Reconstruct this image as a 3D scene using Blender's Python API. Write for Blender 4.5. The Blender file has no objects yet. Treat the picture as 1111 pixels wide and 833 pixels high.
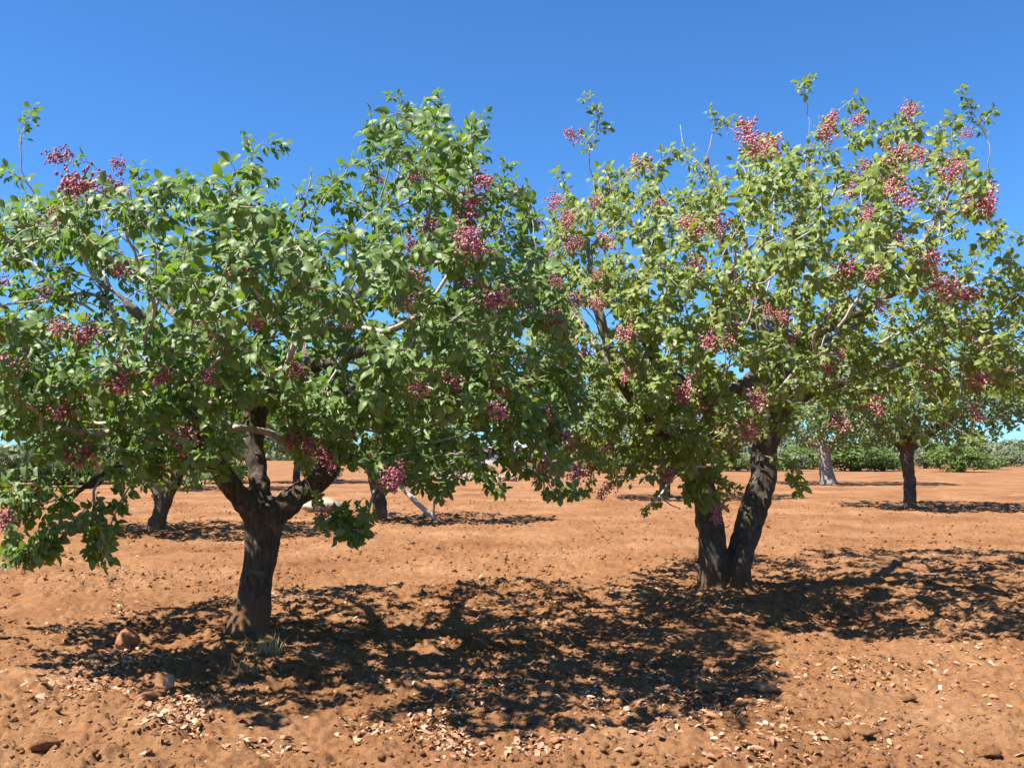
import bpy, math, random
import numpy as np
from mathutils import Vector, noise as mnoise

# ------------------------------------------------------------------ basics
scene = bpy.context.scene
col = scene.collection
R = math.radians
CAM_H, F, W, H_, YH = 1.6, 1090.0, 1111.0, 833.0, 487.0
PITCH = math.atan((YH - H_ / 2) / F)

def P(px, py, depth):
    """photo pixel + distance along the ground axis -> world point"""
    dx, dz = px - W / 2, H_ / 2 - py
    y = F * math.cos(PITCH) - dz * math.sin(PITCH)
    z = F * math.sin(PITCH) + dz * math.cos(PITCH)
    s = depth / y
    return np.array([dx * s, depth, CAM_H + z * s])

def G(px, py):
    """photo pixel -> point on the ground plane"""
    dx, dz = px - W / 2, H_ / 2 - py
    y = F * math.cos(PITCH) - dz * math.sin(PITCH)
    z = F * math.sin(PITCH) + dz * math.cos(PITCH)
    s = -CAM_H / z
    return np.array([dx * s, y * s, 0.0])

def tag(o, label=None, cat=None, group=None, kind=None):
    if label: o['label'] = label
    if cat: o['category'] = cat
    if group: o['group'] = group
    if kind: o['kind'] = kind
    return o

def empty(name, loc, label, cat, group=None):
    o = bpy.data.objects.new(name, None)
    o.empty_display_size = 0.3
    o.location = tuple(loc)
    col.objects.link(o)
    return tag(o, label, cat, group)

def mesh_obj(name, verts, faces, mat, parent=None, smooth=True):
    me = bpy.data.meshes.new(name)
    if isinstance(faces, np.ndarray):
        n, k = faces.shape
        me.vertices.add(len(verts))
        me.vertices.foreach_set('co', np.asarray(verts, dtype=np.float32).ravel())
        me.loops.add(n * k)
        me.loops.foreach_set('vertex_index', faces.astype(np.int32).ravel())
        me.polygons.add(n)
        me.polygons.foreach_set('loop_start', np.arange(0, n * k, k, dtype=np.int32))
        me.polygons.foreach_set('loop_total', np.full(n, k, dtype=np.int32))
        me.update(calc_edges=True)
        me.validate()
    else:
        me.from_pydata([tuple(v) for v in verts], [], faces)
    if smooth:
        me.polygons.foreach_set('use_smooth', np.ones(len(me.polygons), dtype=bool))
    if mat: me.materials.append(mat)
    o = bpy.data.objects.new(name, me)
    col.objects.link(o)
    if parent: o.parent = parent
    return o

# ------------------------------------------------------------------ numpy noise
def _hash(ix, iy, s):
    h = (ix.astype(np.int64) * 374761393 + iy.astype(np.int64) * 668265263 + s * 1442695041) & 0xffffffff
    h = ((h ^ (h >> 13)) * 1274126177) & 0xffffffff
    return ((h ^ (h >> 16)) & 0xffff) / 65535.0

def vnoise(x, y, s=0):
    ix, iy = np.floor(x), np.floor(y)
    fx, fy = x - ix, y - iy
    fx = fx * fx * (3 - 2 * fx); fy = fy * fy * (3 - 2 * fy)
    a, b = _hash(ix, iy, s), _hash(ix + 1, iy, s)
    c, d = _hash(ix, iy + 1, s), _hash(ix + 1, iy + 1, s)
    return (a * (1 - fx) + b * fx) * (1 - fy) + (c * (1 - fx) + d * fx) * fy

def lumps(x, y, cell, s, prob):
    """rounded clods on a jittered lattice, height 0..1"""
    u, v = x / cell, y / cell
    ix, iy = np.floor(u), np.floor(v)
    out = np.zeros_like(u)
    for ox in (-1, 0, 1):
        for oy in (-1, 0, 1):
            cx, cy = ix + ox, iy + oy
            px = cx + _hash(cx, cy, s + 1); py = cy + _hash(cx, cy, s + 2)
            rr = 0.18 + 0.42 * _hash(cx, cy, s + 3) ** 2
            on = _hash(cx, cy, s + 4) < prob
            d2 = ((u - px) ** 2 + (v - py) ** 2) / rr ** 2
            out = np.maximum(out, np.where(on & (d2 < 1), rr * 1.6 * np.sqrt(np.maximum(0, 1 - d2)), 0))
    return out

MOUNDS = [(G(262, 715), 0.55, 0.06), (G(315, 720), 0.5, 0.07), (G(195, 735), 0.35, 0.05), (G(800, 655), 0.7, 0.07), (G(273, 697), .38, .07), (G(784, 640), .5, .07),
          (G(240, 790), 0.45, 0.06), (G(130, 800), 0.6, 0.06), (G(330, 690), 0.5, 0.05), (G(870, 640), 0.6, 0.05)]

def ground_h(x, y):
    x = np.asarray(x, dtype=float); y = np.asarray(y, dtype=float)
    d = np.sqrt(x * x + y * y)
    near = np.clip(1.4 - d / 60.0, 0, 1)
    h = (vnoise(x * .35, y * .35, 1) - .5) * .10 * near
    h += (vnoise(x * 1.1 + 5, y * 1.3, 2) - .5) * .07 * near
    h += (vnoise(x * 3.1, y * 3.4, 3) - .5) * .045 * near
    h += (vnoise(x * 8.3, y * 8.9, 4) - .5) * .026 * near
    h += (vnoise(x * 21, y * 23, 5) - .5) * .018 * near
    h += (vnoise(x * 47, y * 51, 6) - .5) * .016 + (vnoise(x * 33 + 7, y * 29, 7) - .5) * .014 * near
    m = vnoise(x * .8, y * .8, 9)
    fu = (x * .55 - y * .83) + .25 * vnoise(x * .5, y * .5, 61)
    h += .014 * np.sin(fu * 11.5) * near * vnoise(x * .7, y * .7, 62)
    h += lumps(x, y, .045, 50, .55) * .013 * np.clip(near, 0, 1) * (.5 + m)
    h += lumps(x, y, .34, 20, .25) * .035 * near * np.clip(m * 2 - .4, 0, 1)
    h += lumps(x, y, .16, 30, .5) * .040 * near * (.4 + m)
    h += lumps(x, y, .075, 40, .55) * .028 * near * (.5 + m)
    for c, r, a in MOUNDS:
        h += a * np.exp(-((x - c[0]) ** 2 + (y - c[1]) ** 2) / (r * r))
    return h

# ------------------------------------------------------------------ materials
def new_mat(name):
    m = bpy.data.materials.new(name); m.use_nodes = True
    nt = m.node_tree; nt.nodes.clear()
    return m, nt, nt.nodes, nt.links

def ramp(nodes, stops):
    r = nodes.new('ShaderNodeValToRGB')
    e = r.color_ramp.elements
    while len(e) > 1: e.remove(e[-1])
    e[0].position = stops[0][0]; e[0].color = (*stops[0][1], 1)
    for p, c in stops[1:]:
        k = e.new(p); k.color = (*c, 1)
    return r

def leaf_mat(name, stops, under, transl, rough=.42, tr_w=.28, spec=.5):
    m, nt, N, L = new_mat(name)
    geo = N.new('ShaderNodeNewGeometry')
    rp = ramp(N, stops); L.new(geo.outputs['Random Per Island'], rp.inputs['Fac'])
    back = N.new('ShaderNodeMixRGB'); back.inputs['Color2'].default_value = (*under, 1)
    k = N.new('ShaderNodeMath'); k.operation = 'MULTIPLY'; k.inputs[1].default_value = .75
    L.new(geo.outputs['Backfacing'], k.inputs[0]); L.new(k.outputs[0], back.inputs['Fac'])
    L.new(rp.outputs['Color'], back.inputs['Color1'])
    bs = N.new('ShaderNodeBsdfPrincipled'); bs.inputs['Roughness'].default_value = rough
    bs.inputs['Specular IOR Level'].default_value = spec
    L.new(back.outputs[0], bs.inputs['Base Color'])
    tr = N.new('ShaderNodeBsdfTranslucent')
    tm = N.new('ShaderNodeMixRGB'); tm.inputs['Fac'].default_value = .6
    L.new(rp.outputs['Color'], tm.inputs['Color1']); tm.inputs['Color2'].default_value = (*transl, 1)
    L.new(tm.outputs[0], tr.inputs['Color'])
    mx = N.new('ShaderNodeMixShader'); mx.inputs['Fac'].default_value = tr_w
    L.new(bs.outputs[0], mx.inputs[1]); L.new(tr.outputs[0], mx.inputs[2])
    out = N.new('ShaderNodeOutputMaterial'); L.new(mx.outputs[0], out.inputs['Surface'])
    return m

def bark_mat(name, c_dark, c_light, c_patch, scale, bump, dust=None, young=None):
    m, nt, N, L = new_mat(name)
    tc = N.new('ShaderNodeTexCoord')
    mp = N.new('ShaderNodeMapping'); mp.inputs['Scale'].default_value = (1, 1, .35)
    L.new(tc.outputs['Object'], mp.inputs['Vector'])
    n1 = N.new('ShaderNodeTexNoise'); n1.inputs['Scale'].default_value = scale; n1.inputs['Detail'].default_value = 8
    n1.inputs['Roughness'].default_value = .7
    L.new(mp.outputs[0], n1.inputs['Vector'])
    vo = N.new('ShaderNodeTexVoronoi'); vo.feature = 'DISTANCE_TO_EDGE'; vo.inputs['Scale'].default_value = scale * 1.7
    wv = N.new('ShaderNodeMixRGB'); wv.inputs['Fac'].default_value = .06
    L.new(mp.outputs[0], wv.inputs['Color1']); L.new(n1.outputs['Color'], wv.inputs['Color2'])
    L.new(wv.outputs[0], vo.inputs['Vector'])
    rp = ramp(N, [(.28, c_dark), (.62, c_light)]); L.new(n1.outputs['Fac'], rp.inputs['Fac'])
    n2 = N.new('ShaderNodeTexNoise'); n2.inputs['Scale'].default_value = scale * .22; n2.inputs['Detail'].default_value = 5
    L.new(tc.outputs['Object'], n2.inputs['Vector'])
    r2 = ramp(N, [(.60, (0, 0, 0)), (.70, (1, 1, 1))]); L.new(n2.outputs['Fac'], r2.inputs['Fac'])
    mx = N.new('ShaderNodeMixRGB'); L.new(r2.outputs['Color'], mx.inputs['Fac'])
    L.new(rp.outputs['Color'], mx.inputs['Color1']); mx.inputs['Color2'].default_value = (*c_patch, 1)
    last = mx
    if dust:
        sep = N.new('ShaderNodeSeparateXYZ'); L.new(tc.outputs['Object'], sep.inputs[0])
        ad = N.new('ShaderNodeMath'); ad.operation = 'MULTIPLY_ADD'; ad.inputs[1].default_value = .22; 
        L.new(n2.outputs['Fac'], ad.inputs[0]); L.new(sep.outputs['Z'], ad.inputs[2])
        rd = ramp(N, [(.22, (1, 1, 1)), (.46, (0, 0, 0))]); L.new(ad.outputs[0], rd.inputs['Fac'])
        md = N.new('ShaderNodeMixRGB'); L.new(rd.outputs['Color'], md.inputs['Fac'])
        L.new(mx.outputs[0], md.inputs['Color1']); md.inputs['Color2'].default_value = (*dust, 1)
        last = md
    if young:
        sp = N.new('ShaderNodeSeparateXYZ'); L.new(tc.outputs['Object'], sp.inputs[0])
        my = N.new('ShaderNodeMapRange'); my.inputs['From Min'].default_value = young[0]; my.inputs['From Max'].default_value = young[1]
        L.new(sp.outputs['Z'], my.inputs['Value'])
        ry_ = ramp(N, [(.3, (.27, .23, .19)), (.65, (.50, .45, .39))]); L.new(n1.outputs['Fac'], ry_.inputs['Fac'])
        my2 = N.new('ShaderNodeMixRGB'); L.new(my.outputs[0], my2.inputs['Fac'])
        L.new(last.outputs[0], my2.inputs['Color1']); L.new(ry_.outputs['Color'], my2.inputs['Color2']); last = my2
    bs = N.new('ShaderNodeBsdfPrincipled'); bs.inputs['Roughness'].default_value = .9
    bs.inputs['Specular IOR Level'].default_value = .2
    L.new(last.outputs[0], bs.inputs['Base Color'])
    ml = N.new('ShaderNodeMath'); ml.operation = 'MULTIPLY_ADD'; ml.inputs[1].default_value = 1.2
    L.new(vo.outputs['Distance'], ml.inputs[0]); L.new(n1.outputs['Fac'], ml.inputs[2])
    bp = N.new('ShaderNodeBump'); bp.inputs['Strength'].default_value = bump; bp.inputs['Distance'].default_value = .05
    L.new(ml.outputs[0], bp.inputs['Height']); L.new(bp.outputs[0], bs.inputs['Normal'])
    out = N.new('ShaderNodeOutputMaterial'); L.new(bs.outputs[0], out.inputs['Surface'])
    return m

def soil_mat(name):
    m, nt, N, L = new_mat(name)
    tc = N.new('ShaderNodeTexCoord')
    def nz(sc, det=6, ro=.65):
        n = N.new('ShaderNodeTexNoise'); n.inputs['Scale'].default_value = sc; n.inputs['Detail'].default_value = det
        n.inputs['Roughness'].default_value = ro; L.new(tc.outputs['Object'], n.inputs['Vector']); return n
    a = nz(.5, 5, .6); b = nz(16, 9, .85); c = nz(70, 3)
    r1 = ramp(N, [(.30, (.192, .084, .034)), (.5, (.265, .128, .056)), (.70, (.335, .182, .090))]); L.new(a.outputs['Fac'], r1.inputs['Fac'])
    r2 = ramp(N, [(.36, (.50, .44, .40)), (.56, (1.1, 1.1, 1.1))]); L.new(b.outputs['Fac'], r2.inputs['Fac'])
    m1 = N.new('ShaderNodeMixRGB'); m1.blend_type = 'MULTIPLY'; m1.inputs['Fac'].default_value = .8
    L.new(r1.outputs['Color'], m1.inputs['Color1']); L.new(r2.outputs['Color'], m1.inputs['Color2'])
    r3 = ramp(N, [(.62, (0, 0, 0)), (.72, (1, 1, 1))]); L.new(c.outputs['Fac'], r3.inputs['Fac'])
    k = N.new('ShaderNodeMath'); k.operation = 'MULTIPLY'; k.inputs[1].default_value = .3; L.new(r3.outputs['Color'], k.inputs[0])
    m2 = N.new('ShaderNodeMixRGB'); L.new(k.outputs[0], m2.inputs['Fac']); L.new(m1.outputs[0], m2.inputs['Color1'])
    m2.inputs['Color2'].default_value = (.62, .36, .2, 1)
    bs = N.new('ShaderNodeBsdfPrincipled'); bs.inputs['Roughness'].default_value = .95
    bs.inputs['Specular IOR Level'].default_value = .1
    L.new(m2.outputs[0], bs.inputs['Base Color'])
    d = nz(34, 8, .8); d2 = nz(9, 9, .8)
    dm = N.new('ShaderNodeMath'); dm.operation = 'MULTIPLY_ADD'; dm.inputs[1].default_value = 2.2
    L.new(d2.outputs['Fac'], dm.inputs[0]); L.new(d.outputs['Fac'], dm.inputs[2])
    bp = N.new('ShaderNodeBump'); bp.inputs['Strength'].default_value = .8; bp.inputs['Distance'].default_value = .018
    L.new(dm.outputs[0], bp.inputs['Height']); L.new(bp.outputs[0], bs.inputs['Normal'])
    out = N.new('ShaderNodeOutputMaterial'); L.new(bs.outputs[0], out.inputs['Surface'])
    return m

def island_mat(name, stops, rough=.8, spec=.2, bump=None, noise_scale=None):
    m, nt, N, L = new_mat(name)
    geo = N.new('ShaderNodeNewGeometry')
    rp = ramp(N, stops); L.new(geo.outputs['Random Per Island'], rp.inputs['Fac'])
    bs = N.new('ShaderNodeBsdfPrincipled'); bs.inputs['Roughness'].default_value = rough
    bs.inputs['Specular IOR Level'].default_value = spec
    src = rp.outputs['Color']
    if noise_scale:
        tc = N.new('ShaderNodeTexCoord')
        n = N.new('ShaderNodeTexNoise'); n.inputs['Scale'].default_value = noise_scale; n.inputs['Detail'].default_value = 7
        L.new(tc.outputs['Object'], n.inputs['Vector'])
        r2 = ramp(N, [(.3, (.6, .6, .6)), (.7, (1.1, 1.1, 1.1))]); L.new(n.outputs['Fac'], r2.inputs['Fac'])
        mm = N.new('ShaderNodeMixRGB'); mm.blend_type = 'MULTIPLY'; mm.inputs['Fac'].default_value = 1
        L.new(src, mm.inputs['Color1']); L.new(r2.outputs['Color'], mm.inputs['Color2']); src = mm.outputs[0]
        if bump:
            bp = N.new('ShaderNodeBump'); bp.inputs['Strength'].default_value = bump; bp.inputs['Distance'].default_value = .03
            L.new(n.outputs['Fac'], bp.inputs['Height']); L.new(bp.outputs[0], bs.inputs['Normal'])
    L.new(src, bs.inputs['Base Color'])
    out = N.new('ShaderNodeOutputMaterial'); L.new(bs.outputs[0], out.inputs['Surface'])
    return m

LEAF_A = leaf_mat('leaf_deep_green', [(0, (.040, .096, .012)), (.45, (.076, .162, .020)), (.8, (.122, .212, .034)), (.94, (.175, .24, .05)), (1, (.30, .21, .04))],
                  (.165, .245, .075), (.25, .42, .02), rough=.48, spec=.38, tr_w=.40)
LEAF_B = leaf_mat('leaf_yellow_green', [(0, (.072, .128, .012)), (.4, (.135, .212, .020)), (.75, (.198, .265, .034)), (.92, (.265, .29, .05)), (.97, (.36, .27, .05)), (1, (.36, .17, .04))],
                  (.22, .28, .075), (.34, .45, .02), rough=.48, spec=.38, tr_w=.40)
LEAF_FAR = leaf_mat('leaf_grey_green', [(0, (.055, .105, .022)), (.5, (.105, .170, .036)), (1, (.165, .22, .06))], (.17, .23, .09), (.24, .36, .04), spec=.3)
LEAF_BUSH = leaf_mat('leaf_bush_green', [(0, (.10, .165, .04)), (.5, (.155, .235, .062)), (1, (.21, .28, .09))], (.16, .22, .08), (.26, .38, .05), spec=.2, tr_w=.4)
LEAF_WOOD = leaf_mat('leaf_blue_green', [(0, (.11, .145, .07)), (.5, (.16, .20, .10)), (1, (.21, .24, .135))], (.16, .19, .11), (.18, .26, .09), spec=.2)
BARK = bark_mat('bark_trunk', (.040, .030, .022), (.25, .20, .15), (.36, .30, .24), 30, 1.0, dust=(.36, .19, .095), young=(1.8, 2.5))
BARK_BG = bark_mat('bark_trunk_dark', (.045, .034, .025), (.18, .14, .10), (.24, .19, .14), 20, .9, dust=(.30, .16, .085))  # darker bark for trees farther back, without the pale young zone
BARK2 = bark_mat('bark_trunk_brown', (.05, .038, .028), (.26, .21, .15), (.33, .27, .20), 32, 1.0, dust=(.30, .16, .085), young=(2.2, 2.8))
BARK_PALE = bark_mat('bark_branch_pale', (.28, .24, .20), (.50, .45, .39), (.58, .54, .48), 22, .4)
BARK_WHITE = bark_mat('bark_dead_white', (.42, .38, .33), (.62, .58, .52), (.7, .66, .6), 30, .4)
BARK_GREY = bark_mat('bark_pale_trunk', (.16, .13, .11), (.36, .31, .26), (.5, .44, .37), 9, .6)
SOIL = soil_mat('red_soil')
FRUIT = island_mat('fruit_red', [(0, (.24, .045, .065)), (.3, (.42, .11, .13)), (.6, (.54, .21, .21)), (.85, (.62, .35, .31)), (1, (.55, .40, .24))], .5, .3)
FRUIT_P = island_mat('fruit_purple', [(0, (.15, .032, .055)), (.35, (.31, .075, .105)), (.7, (.45, .16, .18)), (1, (.58, .34, .30))], .5, .4)
LITTER = island_mat('dry_leaf', [(0, (.25, .11, .055)), (.35, (.35, .18, .095)), (.7, (.42, .25, .15)), (.94, (.47, .32, .21)), (1, (.53, .40, .29))], .75, .3)
STONE_RED = island_mat('stone_red', [(0, (.36, .145, .065)), (1, (.44, .19, .09))], .9, .15, .8, 14)
STONE_PALE = island_mat('stone_pale', [(0, (.40, .29, .17)), (1, (.46, .34, .21))], .9, .15, .8, 18)
STONE_FAR = island_mat('stone_far', [(0, (.34, .26, .17)), (1, (.48, .39, .28))], .9, .15, .6, 3)
STRAW = island_mat('straw', [(0, (.46, .32, .13)), (1, (.66, .50, .24))], .8, .2)
WHITE_WALL = island_mat('white_render', [(0, (.76, .77, .78)), (1, (.80, .80, .80))], .8, .2, .2, 1.5)
GREY_ROOF = island_mat('grey_sheet_roof', [(0, (.40, .43, .47)), (1, (.46, .49, .53))], .6, .3, .2, 1.2)
DARK_OPEN = island_mat('dark_opening', [(0, (.05, .055, .06)), (1, (.06, .06, .07))], .5, .3)

# ------------------------------------------------------------------ leaves (vectorised)
_U = np.array([0, .22, .5, .78, 1.0, .17, .45, .78, .17, .45, .78])
_Wd = np.array([0, 0, 0, 0, 0, .20, .32, .22, -.20, -.32, -.22])
_Nn = np.array([0, .0, .0, -.03, -.10, .06, .09, .03, .06, .09, .03])
_FT = np.array([[0, 1, 5], [3, 4, 7], [0, 8, 1], [3, 10, 4], [1, 2, 6], [1, 6, 5], [2, 3, 7], [2, 7, 6], [1, 9, 2], [1, 8, 9], [2, 10, 3], [2, 9, 10]])
# simple six-point leaf for far foliage
_U2 = np.array([0, .5, 1.0, .45, .45]); _W2 = np.array([0, 0, 0, .38, -.38]); _N2 = np.array([0, 0, -.12, .1, .1])
_F2 = np.array([[0, 1, 3], [1, 2, 3], [0, 4, 1], [1, 4, 2]])

def nrm(v):
    return v / np.maximum(np.linalg.norm(v, axis=-1, keepdims=True), 1e-9)

def build_leaves(name, base, d, n, ln, mat, parent, rng, simple=False, wfac=None, stalks=None):
    d = nrm(d); s = nrm(np.cross(d, n)); n = nrm(np.cross(s, d))
    U, Wd, Nn, FT = (_U2, _W2, _N2, _F2) if simple else (_U, _Wd, _Nn, _FT)
    k = len(base)
    bend = rng.uniform(-.25, .55, k)[:, None]; fold = rng.uniform(.3, 2.0, k)[:, None]
    wf = rng.uniform(.85, 1.15, k)[:, None] if wfac is None else wfac[:, None]
    nn = Nn[None] * fold - bend * (U[None] ** 2)
    L = ln[:, None, None]
    v = base[:, None, :] + L * (U[None, :, None] * d[:, None, :] + (Wd[None] * wf)[:, :, None] * s[:, None, :] + nn[:, :, None] * n[:, None, :])
    f = (FT[None] + (np.arange(k) * len(U))[:, None, None]).reshape(-1, 3)
    v = v.reshape(-1, 3)
    if stalks is not None:
        a, b = stalks                      # leaf stalks: thin three-sided prisms from shoot to leaflets
        t = nrm(b - a); e = nrm(np.cross(t, [.3, .5, .8])); g = np.cross(t, e)
        an = np.array([0, 2.094, 4.189]); off = .0016 * (np.cos(an)[None, :, None] * e[:, None] + np.sin(an)[None, :, None] * g[:, None])
        pv = np.concatenate([a[:, None] + off, b[:, None] + off], 1)
        pf = np.array([[0, 1, 4], [0, 4, 3], [1, 2, 5], [1, 5, 4], [2, 0, 3], [2, 3, 5]])
        f = np.vstack([f, (pf[None] + len(v) + (np.arange(len(a)) * 6)[:, None, None]).reshape(-1, 3)])
        v = np.vstack([v, pv.reshape(-1, 3)])
    return mesh_obj(name, v, f, mat, parent)

# ------------------------------------------------------------------ tubes
def frames(pts):
    t = np.gradient(pts, axis=0); t = nrm(t)
    ref = np.array([.31, .52, .79])
    a = np.cross(t[0], ref); a /= max(np.linalg.norm(a), 1e-6)
    A = [a]
    for i in range(1, len(pts)):
        a = A[-1] - t[i] * np.dot(A[-1], t[i]); a /= max(np.linalg.norm(a), 1e-6); A.append(a)
    A = np.array(A)
    return t, A, np.cross(t, A)

class Tubes:
    def __init__(self): self.v, self.f, self.n = [], [], 0
    def add(self, pts, rads, sides=5, cap=True):
        pts = np.asarray(pts, float)
        if len(pts) < 2: return
        t, A, B = frames(pts)
        an = np.linspace(0, 2 * math.pi, sides, endpoint=False)
        ring = pts[:, None] + np.asarray(rads)[:, None, None] * (np.cos(an)[None, :, None] * A[:, None] + np.sin(an)[None, :, None] * B[:, None])
        self.v.append(ring.reshape(-1, 3))
        m, o = len(pts), self.n
        for i in range(m - 1):
            for j in range(sides):
                a = o + i * sides + j; b = o + i * sides + (j + 1) % sides
                self.f.append((a, b, b + sides, a + sides))
        if cap:
            self.f.append(tuple(o + j for j in reversed(range(sides))))
            self.f.append(tuple(o + (m - 1) * sides + j for j in range(sides)))
        self.n += m * sides
    def build(self, name, mat, parent=None):
        return mesh_obj(name, np.concatenate(self.v), self.f, mat, parent)

def catmull(pts, rads, step):
    pts = np.asarray(pts, float); rads = np.asarray(rads, float)
    ext = np.vstack([2 * pts[0] - pts[1], pts, 2 * pts[-1] - pts[-2]])
    P_, R_ = [], []
    for i in range(len(pts) - 1):
        p0, p1, p2, p3 = ext[i:i + 4]
        n = max(2, int(np.linalg.norm(p2 - p1) / step))
        for k in range(n):
            t = k / n
            P_.append(.5 * ((2 * p1) + (-p0 + p2) * t + (2 * p0 - 5 * p1 + 4 * p2 - p3) * t * t + (-p0 + 3 * p1 - 3 * p2 + p3) * t ** 3))
            R_.append(rads[i] * (1 - t) + rads[i + 1] * t)
    P_.append(pts[-1]); R_.append(rads[-1])
    return np.array(P_), np.array(R_)

# ------------------------------------------------------------------ tree skeleton
class Tree:
    def __init__(self, seed, r_tip=.0038, pw=.42):
        self.rng = np.random.default_rng(seed)
        self.pos, self.par, self.plen, self.dir, self.rad0, self.ok = [], [], [], [], [], []
        self.limbs, self.paths, self.tips = [], [], []
        self.r_tip, self.pw = r_tip, pw
    def _add(self, p, par, r, ok=True):
        i = len(self.pos)
        self.pos.append(np.asarray(p, float)); self.par.append(par); self.rad0.append(r); self.ok.append(ok)
        if par < 0: self.plen.append(0.0); self.dir.append(np.array([0, 0, 1.0]))
        else:
            d = self.pos[i] - self.pos[par]; l = np.linalg.norm(d)
            self.plen.append(self.plen[par] + l); self.dir.append(d / max(l, 1e-6))
        return i
    def limb(self, pts, rads, root=False, trunk=False, ok_from=0.0):
        """an explicit thick limb; first point snaps to the nearest node unless root"""
        p, r = catmull(pts, rads, .07)
        w = self.rng.normal(0, .006, p.shape); w[0] = 0
        p = p + w
        self.limbs.append((p, r))
        ids = []
        if root or not self.pos: par = -1
        else:
            par = int(np.argmin(np.linalg.norm(np.array(self.pos) - p[0], axis=1)))
        acc = 0
        for k in range(len(p)):
            if k: acc += np.linalg.norm(p[k] - p[k - 1])
            par = self._add(p[k], par, r[k], (not trunk) and acc >= ok_from)
            ids.append(par)
        return ids
    def grow(self, tips, center, pl_w=.28, wig=.02, lift=.12):
        tips = np.asarray(tips)
        anchor = np.array(self.pos)[np.array(self.ok)]
        dmin = np.min(np.linalg.norm(tips[:, None] - anchor[None], axis=2), axis=1)
        for ti in np.argsort(dmin):
            t = tips[ti]
            pos = np.array(self.pos); dr = np.array(self.dir); ok = np.array(self.ok)
            v = t - pos; dist = np.linalg.norm(v, axis=1)
            cs = np.sum(v * dr, axis=1) / np.maximum(dist, 1e-6)
            cost = dist * (1 + .55 * (1 - cs)) + pl_w * np.array(self.plen) + np.where(ok, 0, 1e6)
            n = int(np.argmin(cost))
            p0, d0, L = self.pos[n], self.dir[n], dist[n]
            if L < .03: continue
            ctrl = p0 + d0 * L * .38 + (t - p0) * .18 + np.array([0, 0, lift * L * self.rng.uniform(-.4, 1)])
            m = max(2, int(L / .09))
            ids = [n]; amp = wig * min(1, L / .5)
            off = self.rng.normal(0, amp, 3)
            for k in range(1, m + 1):
                s = k / m
                q = (1 - s) ** 2 * p0 + 2 * s * (1 - s) * ctrl + s * s * t
                off = off * .6 + self.rng.normal(0, amp, 3)
                ids.append(self._add(q + off * (1 - s * .7), ids[-1], 0.0))
            self.paths.append(ids); self.tips.append(ids[-1])
    def radii(self):
        n = len(self.pos); cnt = np.zeros(n)
        for t in self.tips: cnt[t] += 1
        for i in range(n - 1, -1, -1):
            if self.par[i] >= 0: cnt[self.par[i]] += cnt[i]
        self.rad = np.maximum(self.r_tip * np.maximum(cnt, 1) ** self.pw, 0)
        return self.rad
    def branch_mesh(self, name, mat, parent, origin, sides=5):
        T = Tubes(); r = self.radii()
        for ids in self.paths:
            p = np.array([self.pos[i] for i in ids]) - origin
            rr = np.array([r[i] for i in ids]); rr[0] = rr[1]
            T.add(p, rr, sides, cap=False)
        return T.build(name, mat, parent)
    def trunk_mesh(self, name, mat, parent, origin, voxel=.02, rough=.012, freq=9.0, sides=14):
        T = Tubes()
        for p, r in self.limbs: T.add(p - origin, r, sides)
        o = T.build(name, None, parent)
        md = o.modifiers.new('r', 'REMESH'); md.mode = 'VOXEL'; md.voxel_size = voxel
        ms = o.modifiers.new('s', 'SMOOTH'); ms.factor = .5; ms.iterations = 3
        bpy.context.view_layer.update()
        dg = bpy.context.evaluated_depsgraph_get()
        me = bpy.data.meshes.new_from_object(o.evaluated_get(dg))
        o.modifiers.clear(); old = o.data; o.data = me; bpy.data.meshes.remove(old); me.name = name
        me.update()
        nv = len(me.vertices)
        co = np.empty(nv * 3, np.float32); me.vertices.foreach_get('co', co); co = co.reshape(-1, 3)
        no = np.empty(nv * 3, np.float32); me.vertex_normals.foreach_get('vector', no); no = no.reshape(-1, 3)
        dsp = np.empty(nv)
        for k, c in enumerate(co):
            a = mnoise.noise(Vector((c[0] * freq, c[1] * freq, c[2] * freq * .28)))
            b = mnoise.noise(Vector((c[0] * freq * 2.7, c[1] * freq * 2.7, c[2] * freq * .9)))
            dsp[k] = a * rough * 1.9 * (1.0 + 1.8 * max(0, .35 - c[2]) / .35) + b * rough * 1.3
        me.vertices.foreach_set('co', (co + no * dsp[:, None]).astype(np.float32).ravel()); me.update()
        me.materials.clear(); me.materials.append(mat)
        me.polygons.foreach_set('use_smooth', np.ones(len(me.polygons), dtype=bool))
        return o
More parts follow.
